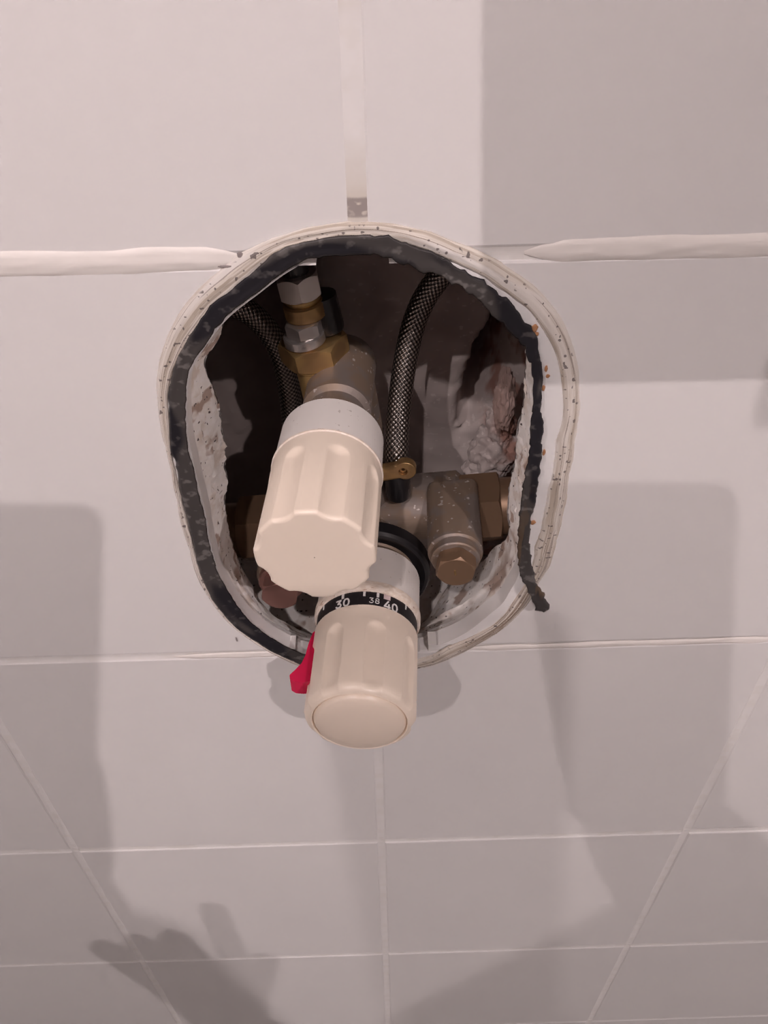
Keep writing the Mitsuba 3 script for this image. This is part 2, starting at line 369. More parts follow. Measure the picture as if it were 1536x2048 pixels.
def joint(p0, p1, wide, depth, seed, amp=0.0004):
    # a grout joint: slightly hollow strip between p0 and p1 (x, z), with an uneven surface
    p0, p1 = np.array(p0, float), np.array(p1, float)
    n = max(int(np.linalg.norm(p1 - p0) / 0.0025), 4)
    d = (p1 - p0) / np.linalg.norm(p1 - p0)
    s = np.array([-d[1], d[0]])
    rows = []
    for k, q in enumerate(np.linspace(-1, 1, 5)):
        c = p0 + (p1 - p0) * np.linspace(0, 1, n)[:, None] + s * q * wide / 2
        y = (depth * (1 - 0.35 * q * q) if depth > 0 else depth + 0.0005 * q * q) + amp * (meshkit.fbm(np.c_[c * 150, np.full(n, seed)], 2) - 0.5)
        rows.append(np.c_[c[:, 0], y, c[:, 1]])
    # sides down to the wall behind, so that the joint is solid where the opening cuts it
    deep = [np.c_[r[:, 0], np.full(n, THICK), r[:, 2]] for r in (rows[0], rows[-1])]
    m = grid([deep[0]] + rows + [deep[1]], closed=False)[0]
    caps = []
    for e in (0, -1):
        loop = np.array([r[e] for r in [deep[0]] + rows + [deep[1]]])
        caps.append(trimesh.Trimesh(np.vstack([loop, loop.mean(0)]), [[q, (q + 1) % len(loop), len(loop)] for q in range(len(loop))], process=False))
    return cat_(m, *caps)

hole_shape = sg.Polygon(hole_ring)
def joints_of(line, along):
    g = sg.LineString(line).difference(hole_shape)
    return [list(x.coords) for x in getattr(g, 'geoms', [g])]
for i, x in enumerate(gx):
    for k, s in enumerate(joints_of([(x, -0.8), (x, 0.6)], 1)):
        obj('grout_joint', joint(s[0], s[-1], GAP + (0.0026 if x == 0 and s[0][1] > 0.15 else 0.0006), -0.0002 if x == 0 and s[0][1] > 0.15 else 0.0010, 3.1 * i + k, 0.0003), 'grout_mat', 'wall_back', smooth=40)
for i, z in enumerate(gz):
    for k, s in enumerate(joints_of([(-0.6, z), (0.6, z)], 0)):
        obj('grout_joint', joint(s[0], s[-1], GAP + 0.0006, 0.0010, 50 + 3.1 * i + k), 'grout_mat', 'wall_back', smooth=40)

def bead(x0, x1, z, half, high, seed):          # smeared sealant over a joint
    n = int(abs(x1 - x0) / 0.002)
    x = np.linspace(x0, x1, n)
    end = np.minimum(1, np.minimum(x - x0, x1 - x) / 0.012)
    wob = 0.0018 * (meshkit.fbm(np.c_[x * 45, x * 0, x * 0 + seed], 3) - 0.5)
    wob2 = 0.0022 * (meshkit.fbm(np.c_[x * 38, x * 0 + 4, x * 0 + seed], 3) - 0.5)
    rows = []
    for q in np.linspace(-1, 1, 9):
        zz = z + q * half * np.sqrt(np.clip(end, 0.05, 1)) + np.where(q > 0, wob, wob2) * abs(q)
        yy = -high * (1 - q * q) ** 0.7 * end * (0.6 + 0.8 * meshkit.fbm(np.c_[x * 70, x * 0 + 3 * q, x * 0 + seed + 7], 2)) + 0.0003
        rows.append(np.c_[x, yy, zz])
    return grid(rows, closed=False)[0]
obj('sealant_smear', bead(-0.22, -0.036, 0.2005, 0.0042, 0.0011, 1.0), 'bead_mat', 'wall_back', smooth=True)
obj('sealant_smear', bead(0.052, 0.20, 0.2005, 0.0042, 0.0010, 2.0), 'bead_mat', 'wall_back', smooth=True)
obj('sealant_smear', bead(-0.098, -0.04, -0.0005, 0.0022, 0.0007, 3.0), 'bead_mat', 'wall_back', smooth=True)
obj('sealant_smear', bead(0.045, 0.2, -0.0005, 0.0022, 0.0007, 4.0), 'bead_mat', 'wall_back', smooth=True)

# ring of old sealant round the opening
_, ro = polar(W(SEAL_OUT)[:, [0, 2]], N, C2)
_, ri = polar(W(SEAL_IN)[:, [0, 2]], N, C2)
ca, sa = np.cos(a_), np.sin(a_)
P3 = lambda r, y: np.stack([C2[0] + r * ca, np.broadcast_to(y, r.shape), C2[1] + r * sa], 1)
rows = []
M_ = 12
for k in range(M_ + 1):
    q = k / M_
    r = ri + (ro - ri) * q
    edge = (1 if k == M_ else -1 if k == 0 else 0) * 0.0012 * (meshkit.fbm(np.c_[ca * 14, sa * 14, a_ * 0 + k], 4) - 0.5)
    h = 0.0013 * (math.sin(math.pi * min(max(q, 0.02), 0.98)) ** 0.5) * (0.35 + 1.1 * meshkit.fbm(np.c_[ca * 5, sa * 5, a_ * 0 + 3.5 * q + 0.3], 3))
    h = h + 0.0005 * (meshkit.fbm(np.c_[ca * 40, sa * 40, a_ * 0 + 5 * q + 9], 3) - 0.5)
    rows.append(P3(r + edge, -h if 0 < k < M_ else 0.0002))
m, uv = grid(rows)
obj('sealant_ring', m, 'seal_mat', 'wall_back', smooth=True, uv=uv, label='ring of dirty beige sealant on the tiles round the opening')

# broken plaster edge behind the tiles
L3 = np.array([W(np.array([x, y]), Y) for x, y, Y in LIP])
_, rl, yl = polar(L3[:, [0, 2]], N, C2, L3[:, 1])
rl, yl = gaussian_filter1d(rl, 3.0, mode='wrap'), gaussian_filter1d(yl, 4.0, mode='wrap')
crack = lambda s, k, o=3: meshkit.fbm(np.c_[ca * s, sa * s, a_ * 0 + k], o) - 0.5
rh = r_ + 0.0006
steps = [(0.0, 0.0), (0.12, 0.08), (0.24, 0.30), (0.30, 0.36), (0.33, 0.20), (0.38, 0.42), (0.48, 0.50), (0.60, 0.55), (0.70, 0.72), (0.82, 0.84), (0.92, 0.96), (1.0, 1.0)]
rows = []
for k, (qy, qr) in enumerate(steps):
    y = THICK * 0.9 + (yl - THICK * 0.9) * qy
    r = rh + (rl - rh) * qr
    amp = 0.0 if k == 0 else 0.0034 if k < len(steps) - 1 else 0.0016
    rows.append(P3(r + amp * crack(9, 1.3 * k) + 0.55 * amp * crack(45, 2.1 * k, 4) + 0.3 * amp * crack(150, 3.1 * k, 2), y + (0.002 * crack(20, 5 + k) if k else 0)))
rows.append(P3(np.maximum(rl, rh) * 0.5 + rl * 0.5 + 0.004, yl + 0.004 + 0.004 * crack(12, 30)))
rows.append(P3(np.maximum(rl, rh) + 0.012 + 0.004 * crack(12, 31), yl + 0.006 + 0.004 * crack(12, 30)))
rows.append(P3(np.maximum(rl, rh) + 0.05, np.maximum(yl, 0.03) + 0.004))
m, uv = grid(rows)
obj('plaster_edge', m, 'plaster_mat', 'wall_back', smooth=42, label='broken white plaster edge lining the opening')

# the recess behind: rough back and sides
def field(n0, n1, fn):
    a, b = np.meshgrid(np.linspace(0, 1, n1), np.linspace(0, 1, n0))
    P = fn(a, b)
    return grid(P, closed=False)[0]
X0, X1, Z0, Z1, YB, YF = -0.105, 0.10, -0.05, 0.245, 0.112, 0.012
def back_fn(a, b):
    x, z = X0 + (X1 - X0) * a, Z0 + (Z1 - Z0) * b
    p = np.stack([x, z, z * 0], -1)
    y = YB + 0.007 * (meshkit.fbm(p * 28, 3) - 0.5) + 0.0025 * (meshkit.fbm(p * 130, 3, 5) - 0.5)
    void = np.exp(-(((x - 0.064 - 0.30 * (z - 0.09)) / 0.0095) ** 2 + ((z - 0.094) / 0.034) ** 2) ** 2)
    y = y + 0.076 * np.clip(void + 0.5 * (meshkit.fbm(p * 70, 3, 9) - 0.5) * (void > 0.05), 0, 1)
    y = y + 0.03 * np.clip((-0.02 - x) / 0.03, 0, 1)
    y = y - 0.02 * np.clip((x - 0.074) / 0.02, 0, 1)
    return np.stack([x, y, z], -1)
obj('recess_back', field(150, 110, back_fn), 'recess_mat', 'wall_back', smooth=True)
def side(x, s):
    def fn(a, b):
        y, z = YF + (0.19 - YF) * a, Z0 + (Z1 - Z0) * b
        p = np.stack([y, z, y * 0 + s], -1)
        return np.stack([x + 0.010 * (meshkit.fbm(p * 40, 3) - 0.5), y, z], -1)
    return fn
obj('recess_side', field(60, 40, side(X0, 1)), 'recess_mat', 'wall_back', smooth=True)
obj('recess_side', field(60, 40, side(X1, 2)), 'recess_mat', 'wall_back', smooth=True)
def flat(z, s):
    def fn(a, b):
        x, y = X0 + (X1 - X0) * a, YF + (0.19 - YF) * b
        p = np.stack([x, y, y * 0 + s], -1)
        return np.stack([x, y, z + 0.008 * (meshkit.fbm(p * 40, 3) - 0.5)], -1)
    return fn
obj('recess_floor', field(50, 60, flat(Z0 + 0.0, 3)), 'plaster_mat', 'wall_back', smooth=True)
obj('recess_top', field(50, 60, flat(Z1, 4)), 'recess_mat', 'wall_back', smooth=True)
hull_ = trimesh.creation.box((0.24, 0.004, 0.34)); hull_.apply_translation([0, 0.2, 0.1])
obj('masonry', hull_, 'brick_mat', 'wall_back')

# broken lumps of plaster and brick on the right of the recess
def lump(c, r, seed, k=4, stretch=(1, 1, 1)):
    s = trimesh.creation.icosphere(k)
    v = s.vertices
    s.vertices = np.array(c) + v * np.array(stretch) * r * (0.45 + 0.75 * meshkit.fbm(v * 2.2 + seed, 4) + 0.35 * meshkit.fbm(v * 7 + seed, 3))[:, None]
    return s
for c, r, sd, st, mat in [(W(np.array([985, 905]), .085), .012, 1, (1, .8, 1.3), 'recess_mat'), (W(np.array([1000, 850]), .085), .009, 2, (.8, .8, 1.5), 'recess_mat'), (W(np.array([965, 940]), .085), .010, 3, (1, .8, 1.2), 'recess_mat'), (W(np.array([1010, 800]), .07), .007, 4, (.7, 1, 2.2), 'brick_mat')]:
    obj('plaster_lump', lump(c, r, sd, 4, st), mat, 'wall_back', smooth=60)

# flecks of rust and dirt left on the tiles
bsdf('rust_mat', pr((0.40, 0.20, 0.10), 0.9))
bsdf('dirt_mat', pr((0.27, 0.235, 0.23), 0.9))
for (x, y), r, st, mt in (((1069, 657), .0011, (1, .35, 1.3), 'rust_mat'), ((1073, 668), .0008, (1, .35, 1), 'rust_mat'), ((1092, 737), .0008, (.7, .35, 1.6), 'rust_mat'), ((1096, 752), .0007, (1, .35, 1), 'rust_mat'), ((1087, 776), .0008, (.7, .35, 1.5), 'rust_mat'), ((1088, 905), .0009, (.6, .35, 1.6), 'rust_mat'), ((1066, 1045), .0010, (1, .35, 1.2), 'rust_mat'),
                          ((452, 533), .0009, (2.8, .25, .5), 'dirt_mat'), ((480, 510), .0008, (1.1, .25, 1.3), 'dirt_mat'), ((473, 1279), .0009, (.35, .25, 1.8), 'dirt_mat')):
    obj('fleck', lump(W(np.array([x, y], float), -0.0006), r, x, 2, st), mt, 'wall_back', smooth=60)

# ------------------------------------------------------------------ black rubber sealing strip, still stuck on the left, peeled off on the right
nL, nR = 150, 150
def strip(out, inn, n, lift, thick, seed, rag):
    o, i = resample(W(out), n), resample(W(inn), n)
    t = np.linspace(0, 1, n)
    dirn = (i - o) / np.linalg.norm(i - o, axis=1, keepdims=True)
    s = np.arange(n) * 0.0025
    o = o + dirn * (rag * (meshkit.fbm(np.c_[s * 260, s * 0, s * 0 + seed], 4) - 0.5))[:, None]
    i = i + dirn * (rag * (meshkit.fbm(np.c_[s * 260, s * 0 + 9, s * 0 + seed], 4) - 0.5))[:, None]
    lf = lift(t)
    rows = []
    for q, y in ((0, 0.0), (0.02, 0.85), (0.12, 1.0), (0.3, 0.97), (0.5, 0.93), (0.7, 0.95), (0.88, 1.0), (0.98, 0.85), (1, 0.0), (0.5, -0.02)):
        p = o + (i - o) * q
        u = 0.0006 * (meshkit.fbm(np.c_[p[:, 0] * 120, p[:, 2] * 120, s * 0 + q * 3], 3) - 0.5)
        # keep the photographed outline while lifting off the tile: move along the line of sight
        yy = -(lf + thick * y) + (u if 0 < q < 1 else 0)
        rows.append(EYE + (p - EYE) * ((yy - EYE[1]) / (p[:, 1] - EYE[1]))[:, None])
    return np.array(rows)
left = strip(RUB_L_OUT, RUB_L_IN, nL, lambda t: 0.0004 + 0 * t, 0.0026, 1, 0.0010)[:, ::-1]
right = strip(RUB_R_OUT, RUB_R_IN, nR, lambda t: 0.0004 + 0.0045 * np.clip((t - 0.3) / 0.25, 0, 1) + 0.004 * np.clip((t - 0.85) / 0.15, 0, 1), 0.0026, 2, 0.0026)
band = np.concatenate([left, right[:, 1:]], 1)
m, uv = grid(np.concatenate([band, band[:1]], 0), closed=False)
caps = []
for k in (0, band.shape[1] - 1):
    r = band[:, k]
    c = r.mean(0)
    n0 = len(r)
    caps.append(trimesh.Trimesh(np.vstack([r, c]), [[j, (j + 1) % n0, n0] for j in range(n0)], process=False))
uv = np.vstack([uv] + [np.zeros((len(c.vertices), 2)) for c in caps])
obj('rubber_seal', cat_(m, *caps), 'rubber_mat', smooth=True, uv=uv, label='black rubber sealing strip lining the opening, peeled loose on the right', cat='seal')

# ------------------------------------------------------------------ the thermostatic valve
yaw, roll = 0.07, math.radians(7.65)
VF = np.array([-yaw, -1, 0]); VF /= np.linalg.norm(VF)
VU = np.array([-math.sin(roll), 0, math.cos(roll)]); VU = VU - VU @ VF * VF; VU /= np.linalg.norm(VU)
VR = np.cross(VU, VF)
VO = np.array([-0.0028, 0, 0.0225])
def V(m, at=(0, 0, 0)):                         # valve coordinates: x right, y up the valve, z out of the wall
    return xf(m, VO + at[0] * VR + at[1] * VU + at[2] * VF, VR, VU, VF)
VALVE = 'shower_valve'
say(VALVE, 'brass thermostatic shower valve with two cream knobs inside the wall opening', 'shower valve')
used[VALVE] = 0
YU = 0.0938                                     # the upper spindle above the lower one

def along_x(m):
    return xf(m, (0, 0, 0), (0, 0, -1), (0, 1, 0), (1, 0, 0))
def along_y(m):
    return xf(m, (0, 0, 0), (1, 0, 0), (0, 0, -1), (0, 1, 0))

# brass body: cross tube, upright tube, two check-valve branches that face the room
body = to_m(along_x(cyl(0.0195, -0.052, 0.048, 64, 0.003))).translate([0, 0.010, -0.062])
body += to_m(along_y(cyl(0.0140, 0.0, 0.099, 64, 0.004))).translate([0, 0, -0.062])
body += to_m(cyl(0.0225, -0.08, -0.030, 64, 0.002))
body += to_m(cyl(0.0146, -0.08, -0.030, 64, 0.005)).translate([0, YU, 0]) + to_m(cyl(0.0125, -0.04, -0.014, 64, 0.001)).translate([0, YU, 0])
branch = m3.Manifold.batch_hull([to_m(cyl(0.0128, -0.030, -0.0205, 48, 0.0009)), to_m(rbox(0.025, 0.027, 0.02, 0.004)).translate([0, -0.001, -0.052])])
for bx, by in ((0.0431, 0.019), (-0.041, 0.011)):
    body += branch.translate([bx, by, 0])
obj('body', V(to_t(body)), 'dull_brass_mat', VALVE, smooth=30, label='dusty brown brass body')
for (bx, by), mat in (((0.0431, 0.019), 'dull_brass_mat'), ((-0.041, 0.011), 'patina_mat')):
    p = obj('end_cap', V(cyl(0.0112, -0.021, -0.0165, 40, 0.0006), (bx, by, 0)), mat, VALVE, smooth=30)
    h = hexnut(0.0165, -0.0168, -0.0088, 12)
    obj('hex_head', V(h, (bx, by, 0)), 'brown_brass_mat' if bx > 0 else mat, p, label='brass hexagon head with a small bright centre mark' if bx > 0 else 'purple-brown hexagon head')
    if bx > 0:
        obj('centre_mark', V(rbox(0.0009, 0.0032, 0.0006, 0.0002, 6), (bx - 0.0003, by + 0.0002, -0.0088)), 'brass_mat', p)
nut = to_m(along_x(hexnut(0.032, 0.046, 0.066, 10))) + to_m(along_x(cyl(0.0145, 0.04, 0.098, 40)))
obj('inlet_union', V(to_t(nut), (0, 0.011, -0.060)), 'brown_brass_mat', VALVE, smooth=25)
nut = to_m(along_x(hexnut(0.032, -0.068, -0.050, 10))) + to_m(along_x(cyl(0.0145, -0.098, -0.04, 40)))
obj('inlet_union', V(to_t(nut), (0, 0.009, -0.060)), 'brown_brass_mat', VALVE, smooth=25)
obj('neck', V(along_y(cyl(0.0098, 0.088, 0.108, 40)), (-0.0085, 0, -0.058)), 'brass_mat', VALVE, smooth=30)
# fixing lug with a screw hole
lug = to_m(rbox(0.030, 0.0085, 0.0046, 0.0018)) + to_m(cyl(0.0050, -0.0023, 0.0023, 32, 0.0005)).translate([0.0135, 0, 0])
lug = lug - m3.Manifold.cylinder(0.02, 0.0021, 0.0021, 24, True).translate([0.0125, 0, 0])
lug = to_t(lug.rotate([0, 0, 7]))
pl = obj('fixing_lug', V(lug, (0.0105, 0.0535, -0.042)), 'brass_mat', VALVE, smooth=30, label='small bright brass lug with a screw hole')
obj('screw', V(ring(0.0008, 0.0020, -0.001, 0.0007, 20, 0.0003), (0.0105 + 0.0124, 0.0535 + 0.0016, -0.042)), 'brass_mat', pl, smooth=30)

# black collar behind the temperature knob
obj('collar', V(lathe([(0.0215, -0.0385), (0.0278, -0.0385), (0.0291, -0.0370), (0.0291, -0.0305), (0.0280, -0.0290), (0.0266, -0.0287), (0.0258, -0.0296), (0.0238, -0.0305), (0.0215, -0.0308), (0.0215, -0.0385)], 96)), 'black_mat', VALVE, smooth=30, label='glossy black plastic collar behind the lower knob')

def knob(R, z0, z1, flute, phase, n=8, seg=400, rim=0.0016, start=0.010, fade=None, taper=0.0):
    # fluted knob from z0 (back) to z1 (front); flutes begin round-ended near the back
    th = 2 * math.pi * np.arange(seg) / seg
    z = np.r_[z0, np.linspace(z0 + 0.0006, z1 - rim, 60), z1 - rim + rim * np.sin(np.linspace(0.2, math.pi / 2, 7))]
    rows = []
    for zz in z:
        base = R + taper * (zz - z1) / (z0 - z1)
        d = ((th - phase + math.pi / n) % (2 * math.pi / n)) - math.pi / n
        w = 0.0043                                # half width of a flute, metres
        rho = (w * w + flute * flute) / (2 * flute)
        x = d * R
        lead = min(0.0, zz - (z0 + start))
        x2 = x * x + (lead * rho / w * 0.66) ** 2
        cut = np.where(x2 < rho * rho, base - flute + rho - np.sqrt(np.maximum(rho * rho - x2, 0)), base)
        kk = 0.00018                              # soft edge of the flute
        e = np.clip(0.5 + 0.5 * (base - cut) / kk, 0, 1)
        rr = base * (1 - e) + np.minimum(cut, base + kk) * e - kk * e * (1 - e)
        rr = np.minimum(rr, base)
        if fade:
            g = np.clip((z1 - zz) / fade, 0, 1) ** 0.5
            rr = base + (rr - base) * g
        if zz > z1 - rim:
            q = (zz - (z1 - rim)) / rim
            rr = rr - rim * (1 - math.sqrt(max(0, 1 - q * q)))
        rows.append(np.stack([rr * np.sin(th), rr * np.cos(th), np.full(seg, zz)], 1))
    return rows

def close(rows, front=True, back=True):
    rows = [np.asarray(r) for r in rows]
    if back:
        rows = [rows[0] * [0.02, 0.02, 1]] + rows
    if front:
        last = rows[-1]
        rows = rows + [last * [0.9, 0.9, 1], last * [0.5, 0.5, 1], last * [0.01, 0.01, 1]]
    m, _ = grid(rows)
    m.merge_vertices()
    m.invert() if m.volume < 0 else None
    return m

UPK = VALVE + '__flow_knob'
obj('flow_knob', V(close(knob(0.0212, 0.0062, 0.0502, 0.0016, math.radians(26), start=0.0115)), (0, YU, 0)), 'knob_mat', VALVE, smooth=28, label='upper cream fluted plastic knob')
obj('sleeve', V(lathe([(0, -0.0160), (0.0200, -0.0160), (0.0207, -0.0153), (0.0209, 0.0052), (0.0206, 0.0060), (0.0199, 0.0064), (0, 0.0064)], 96), (0, YU, 0)), 'sleeve_mat', UPK, smooth=30, label='pale grey sleeve')
obj('joint_ring', V(ring(0.0190, 0.0216, 0.0050, 0.0066, 96, 0.0005), (0, YU, 0)), 'lip_mat', UPK, smooth=30)

LOK = VALVE + '__temperature_knob'
rows = knob(0.0236, 0.0104, 0.0545, 0.0016, math.radians(22), start=0.0130, rim=0.0042, fade=0.006)
rows = rows[:-1]
th = 2 * math.pi * np.arange(400) / 400
cr = lambda r, z: np.stack([r * np.sin(th), r * np.cos(th), np.full(400, z)], 1)
rows += [cr(0.0203, 0.0546), cr(0.0199, 0.0544), cr(0.0197, 0.0532), cr(0.0192, 0.0530)]
obj('temperature_knob', V(close(rows)), 'knob_mat', VALVE, smooth=28, label='lower cream fluted knob with a round domed cap')
dome = [(0, 0.050), (0.0193, 0.050), (0.0195, 0.0535), (0.0192, 0.0543)] + [(0.0187 * math.cos(t), 0.0547 + 0.0036 * math.sin(t)) for t in np.linspace(0.05, math.pi / 2, 12)]
obj('end_cap', V(lathe(dome, 96)), 'cap_mat', LOK, smooth=40)
obj('scale_ring', V(lathe([(0, 0.0015), (0.0231, 0.0015), (0.0233, 0.0018), (0.0229, 0.0106), (0, 0.0106)], 96)), 'scale_mat', LOK, smooth=30, label='black temperature scale ring with white figures')
obj('sleeve', V(lathe([(0, -0.0260), (0.0232, -0.0260), (0.0240, -0.0252), (0.0241, -0.0030), (0, -0.0030)], 96)), 'sleeve_mat', LOK, smooth=30, label='pale grey sleeve')
obj('sleeve_lip', V(lathe([(0.020, -0.0032), (0.0242, -0.0032), (0.0248, -0.0024), (0.0247, 0.0010), (0.0240, 0.0024), (0.0230, 0.0026), (0.020, 0.0026), (0.020, -0.0032)], 96)), 'lip_mat', LOK, smooth=40, label='worn cream lip with brown dirt')
def wrap(m, theta, zc, R=0.02305):
    v = m.vertices.copy()
    v[:, 0] -= (v[:, 0].min() + v[:, 0].max()) / 2
    t = theta + v[:, 0] / R
    rr = 0.0233 - 0.0004 * (zc - v[:, 1] - 0.0018) / 0.0088 + v[:, 2] - 0.00005
    return trimesh.Trimesh(np.stack([rr * np.sin(t), rr * np.cos(t), zc - v[:, 1]], 1), m.faces, process=False)
D = math.radians
for text, ang, hgt, zc in (('30', -18, 0.0042, 0.0098), ('38', 18, 0.0029, 0.0088), ('40', 37.5, 0.0042, 0.0102)):
    obj('numeral', V(wrap(meshkit.text_mesh(text, hgt, 0.0003, bold=hgt > 0.003), D(ang), zc)), 'print_mat', LOK)
for ang, wd in ((-48, 0.0007), (6.5, 0.0011), (21.5, 0.0012), (32, 0.0032), (58, 0.0007), (-18, 0.0012)):
    tick = trimesh.creation.box((wd, 0.0024, 0.0003)); tick = tick.subdivide()
    tick.apply_translation([0, 0.0012, 0.00015])
    obj('scale_mark', V(wrap(tick, D(ang), 0.0052)), 'print_red_mat' if wd > 0.002 else 'print_mat', LOK)
# red stop lever on the left flank: profile in (z, radius)
prof = [(0.0100, 0.0226), (0.0115, 0.0238), (0.0180, 0.0250), (0.0240, 0.0256), (0.0285, 0.0268), (0.0320, 0.0290), (0.0350, 0.0312), (0.0368, 0.0308), (0.0380, 0.0288), (0.0382, 0.0255), (0.0375, 0.0222), (0.0280, 0.0212), (0.0100, 0.0212)]
s = trimesh.creation.extrude_polygon(sg.Polygon(prof).buffer(0.0004).buffer(-0.0001), 0.0085, engine='earcut')
s.apply_translation([0, 0, -0.00425])
t0 = D(-82)
s = xf(s, (0, 0, 0), (0, 0, 1), (math.sin(t0), math.cos(t0), 0), (-math.cos(t0), math.sin(t0), 0))
obj('stop_lever', V(s), 'red_mat', LOK, smooth=30, label='red stop lever on the left of the lower knob')

# ------------------------------------------------------------------ pipe coupling above the valve
CP = 'pipe_coupling'
say(CP, 'brass and chrome pipe coupling rising from the top of the valve', 'pipe fitting')
used[CP] = 0
Q = lambda m, at=(0, 0): V(along_y(m), (-0.0090 + at[0], 0, -0.060 + at[1]))
obj('brass_nut', Q(to_t(to_m(hexnut(0.0262, 0.1065, 0.1165, 8, 0.0016)) + to_m(cyl(0.0122, 0.1030, 0.108, 40, 0.002)))), 'brass_mat', CP, smooth=20, label='large brass hexagon nut')
obj('chrome_ring', Q(cyl(0.0088, 0.1166, 0.1212, 48, 0.0006), (-0.002, 0.004)), 'chrome_mat', CP, smooth=30)
obj('chrome_nut', Q(hexnut(0.0142, 0.1212, 0.1268, 22, 0.0006), (-0.0008, 0.004)), 'chrome_mat', CP, smooth=20)
obj('brass_collar', Q(to_t(to_m(cyl(0.0088, 0.1266, 0.1338, 40, 0.0008)) + to_m(cyl(0.0072, 0.133, 0.137, 40)) + to_m(cyl(0.0078, 0.1345, 0.1362, 40, 0.0003))), (0.0002, 0)), 'brass_mat', CP, smooth=30)
obj('top_nut', Q(hexnut(0.0165, 0.1362, 0.1462, 40, 0.0012)), 'chrome_mat', CP, smooth=20, label='chrome hexagon nut at the top')
obj('pipe', Q(cyl(0.0055, 0.145, 0.26, 32)), 'black_mat', CP, smooth=30)
obj('rubber_sleeve', Q(lathe([(0, 0.1175), (0.0072, 0.1175), (0.0075, 0.1185), (0.0068, 0.1335), (0, 0.1340)], 40), (0.0068, -0.004)), 'black_mat', CP, smooth=30, label='black rubber sleeve')

# ------------------------------------------------------------------ braided hoses
def hose(name, pts, label, sleeve_at=None):
    p = spline(pts, 160)
    used[name] = used.get(name, -1) + 1
    key = name + ('_%03d' % used[name] if used[name] else '')
    say(key, label, 'hose', None)
    used[key] = 0
    m, uv = tube(p, 0.0054, 32)
    obj('braid', m, 'braid_mat', key, smooth=True, uv=uv)
    if sleeve_at is not None:
        d = p[-1] - p[-2]
        d /= np.linalg.norm(d)
        q = np.array([p[-1] - d * 0.004, p[-1] - d * 0.0035, p[-1] + d * 0.0135, p[-1] + d * 0.0148, p[-1] + d * 0.015])
        m, _ = tube(q, [0.0050, 0.0061, 0.0061, 0.0054, 0.0040], 32)
        obj('crimp_sleeve', m, 'black_mat', key, smooth=30, label='glossy black crimp sleeve at the hose end')
P = lambda x, y, Y: W(np.array([x, y], float), Y)
hose('braided_hose', [P(925, 490, .088), P(883, 548, .085), P(853, 590, .083), P(827, 650, .078), P(811, 720, .072), P(801, 790, .065), P(795, 860, .056), P(793, 915, .0495), P(794, 948, .0485)], 'braided steel hose right of the upper knob, ending in a black sleeve', 1)
hose('braided_hose', [P(400, 615, .080), P(460, 608, .082), P(505, 630, .084), P(545, 675, .086), P(570, 735, .088), P(582, 810, .09), P(586, 900, .092), P(580, 1010, .094)], 'dark braided steel hose curving down left of the brass pipe coupling')

# ------------------------------------------------------------------ the rest of the bathroom (outside the frame)
XL, XR, YN, ZF = -1.6, 1.6, -2.3, -0.88
def slab(a, b, mat, name, label=None):
    m = trimesh.creation.box(np.abs(np.subtract(b, a)))
    m.apply_translation((np.add(a, b)) / 2)
    return obj(name, m, mat, None, kind='structure', label=label)
slab((XL, YN, CEIL), (XR, 0.02, CEIL + 0.05), 'paint_mat', 'ceiling')
slab((XL, YN, ZF - 0.05), (XR, 0.02, ZF), 'floor_mat', 'floor')
slab((XL - 0.05, YN, ZF), (XL, 0.02, CEIL), 'paint_mat', 'wall_left')
slab((XR, YN, ZF), (XR + 0.05, 0.02, CEIL), 'paint_mat', 'wall_right')
slab((XL, YN - 0.05, ZF), (XR, YN, CEIL), 'paint_mat', 'wall_front')

for nm, x, y, r, rad in LAMPS:
    used['ceiling_lamp'] = used.get('ceiling_lamp', -1) + 1
    key = 'ceiling_lamp' + ('_%03d' % used['ceiling_lamp'] if used['ceiling_lamp'] else '')
    say(key, 'small round recessed ceiling spotlight on the %s, with a metal rim' % ('left' if x < 0 else 'right'), 'lamp', 'ceiling spotlights')
    used[key] = 0
    rim = ring(r + 0.001, r + 0.014, -0.004, 0.0); rim.apply_translation([x, y, CEIL])
    obj('rim', rim, 'metal_mat', key, smooth=30)
    # the bulb: a small dome, so that it throws the same light to all sides
    dm = lathe([(r * math.cos(t), -0.002 - 0.9 * r * math.sin(t)) for t in np.linspace(math.pi / 2, 0, 10)] + [(r, -0.001), (0, -0.001)], 32)
    dm.apply_translation([x, y, CEIL])
    obj('bulb', dm, 'paint_mat', key, emitter={'type': 'area', 'radiance': rgb(*(rad * TINT))})
if FILL:
    pm = trimesh.creation.box((1.2, 0.3, 0.03)); pm.apply_translation([0, -2.0, CEIL - 0.016])
    k = obj('ceiling_panel', pm, 'paint_mat', None, label='long white ceiling light panel at the back of the room', cat='lamp', emitter={'type': 'area', 'radiance': rgb(*(FILL * TINT))})

# a towel on a rail fixed to the wall, to the right and above the frame
say('towel_rail', 'metal towel rail on two brackets fixed to the wall right of the opening', 'towel rail')
used['towel_rail'] = 0
TY = -0.108
bar, _ = tube(np.array([[0.02, TY, 0.73], [0.5, TY, 0.73], [0.98, TY, 0.73]]), 0.008, 24)
obj('bar', bar, 'metal_mat', 'towel_rail', smooth=30)
for x in (0.03, 0.97):
    b, _ = tube(np.array([[x, TY, 0.73], [x, TY * 0.5, 0.73], [x, 0.0, 0.73]]), 0.007, 20)
    obj('bracket', b, 'metal_mat', 'towel_rail', smooth=30)
arc = [(TY - 0.0125 * math.cos(t), 0.7305 + 0.0125 * math.sin(t)) for t in np.linspace(0, math.pi, 14)]
tp = sg.LineString([(TY - 0.0125, 0.269)] + arc + [(TY + 0.0125, 0.33)]).buffer(0.002, cap_style='flat')
tw = trimesh.creation.extrude_polygon(tp, 0.62, engine='earcut')
tw = xf(tw, (0.0955, 0, 0), (0, 1, 0), (0, 0, 1), (1, 0, 0))
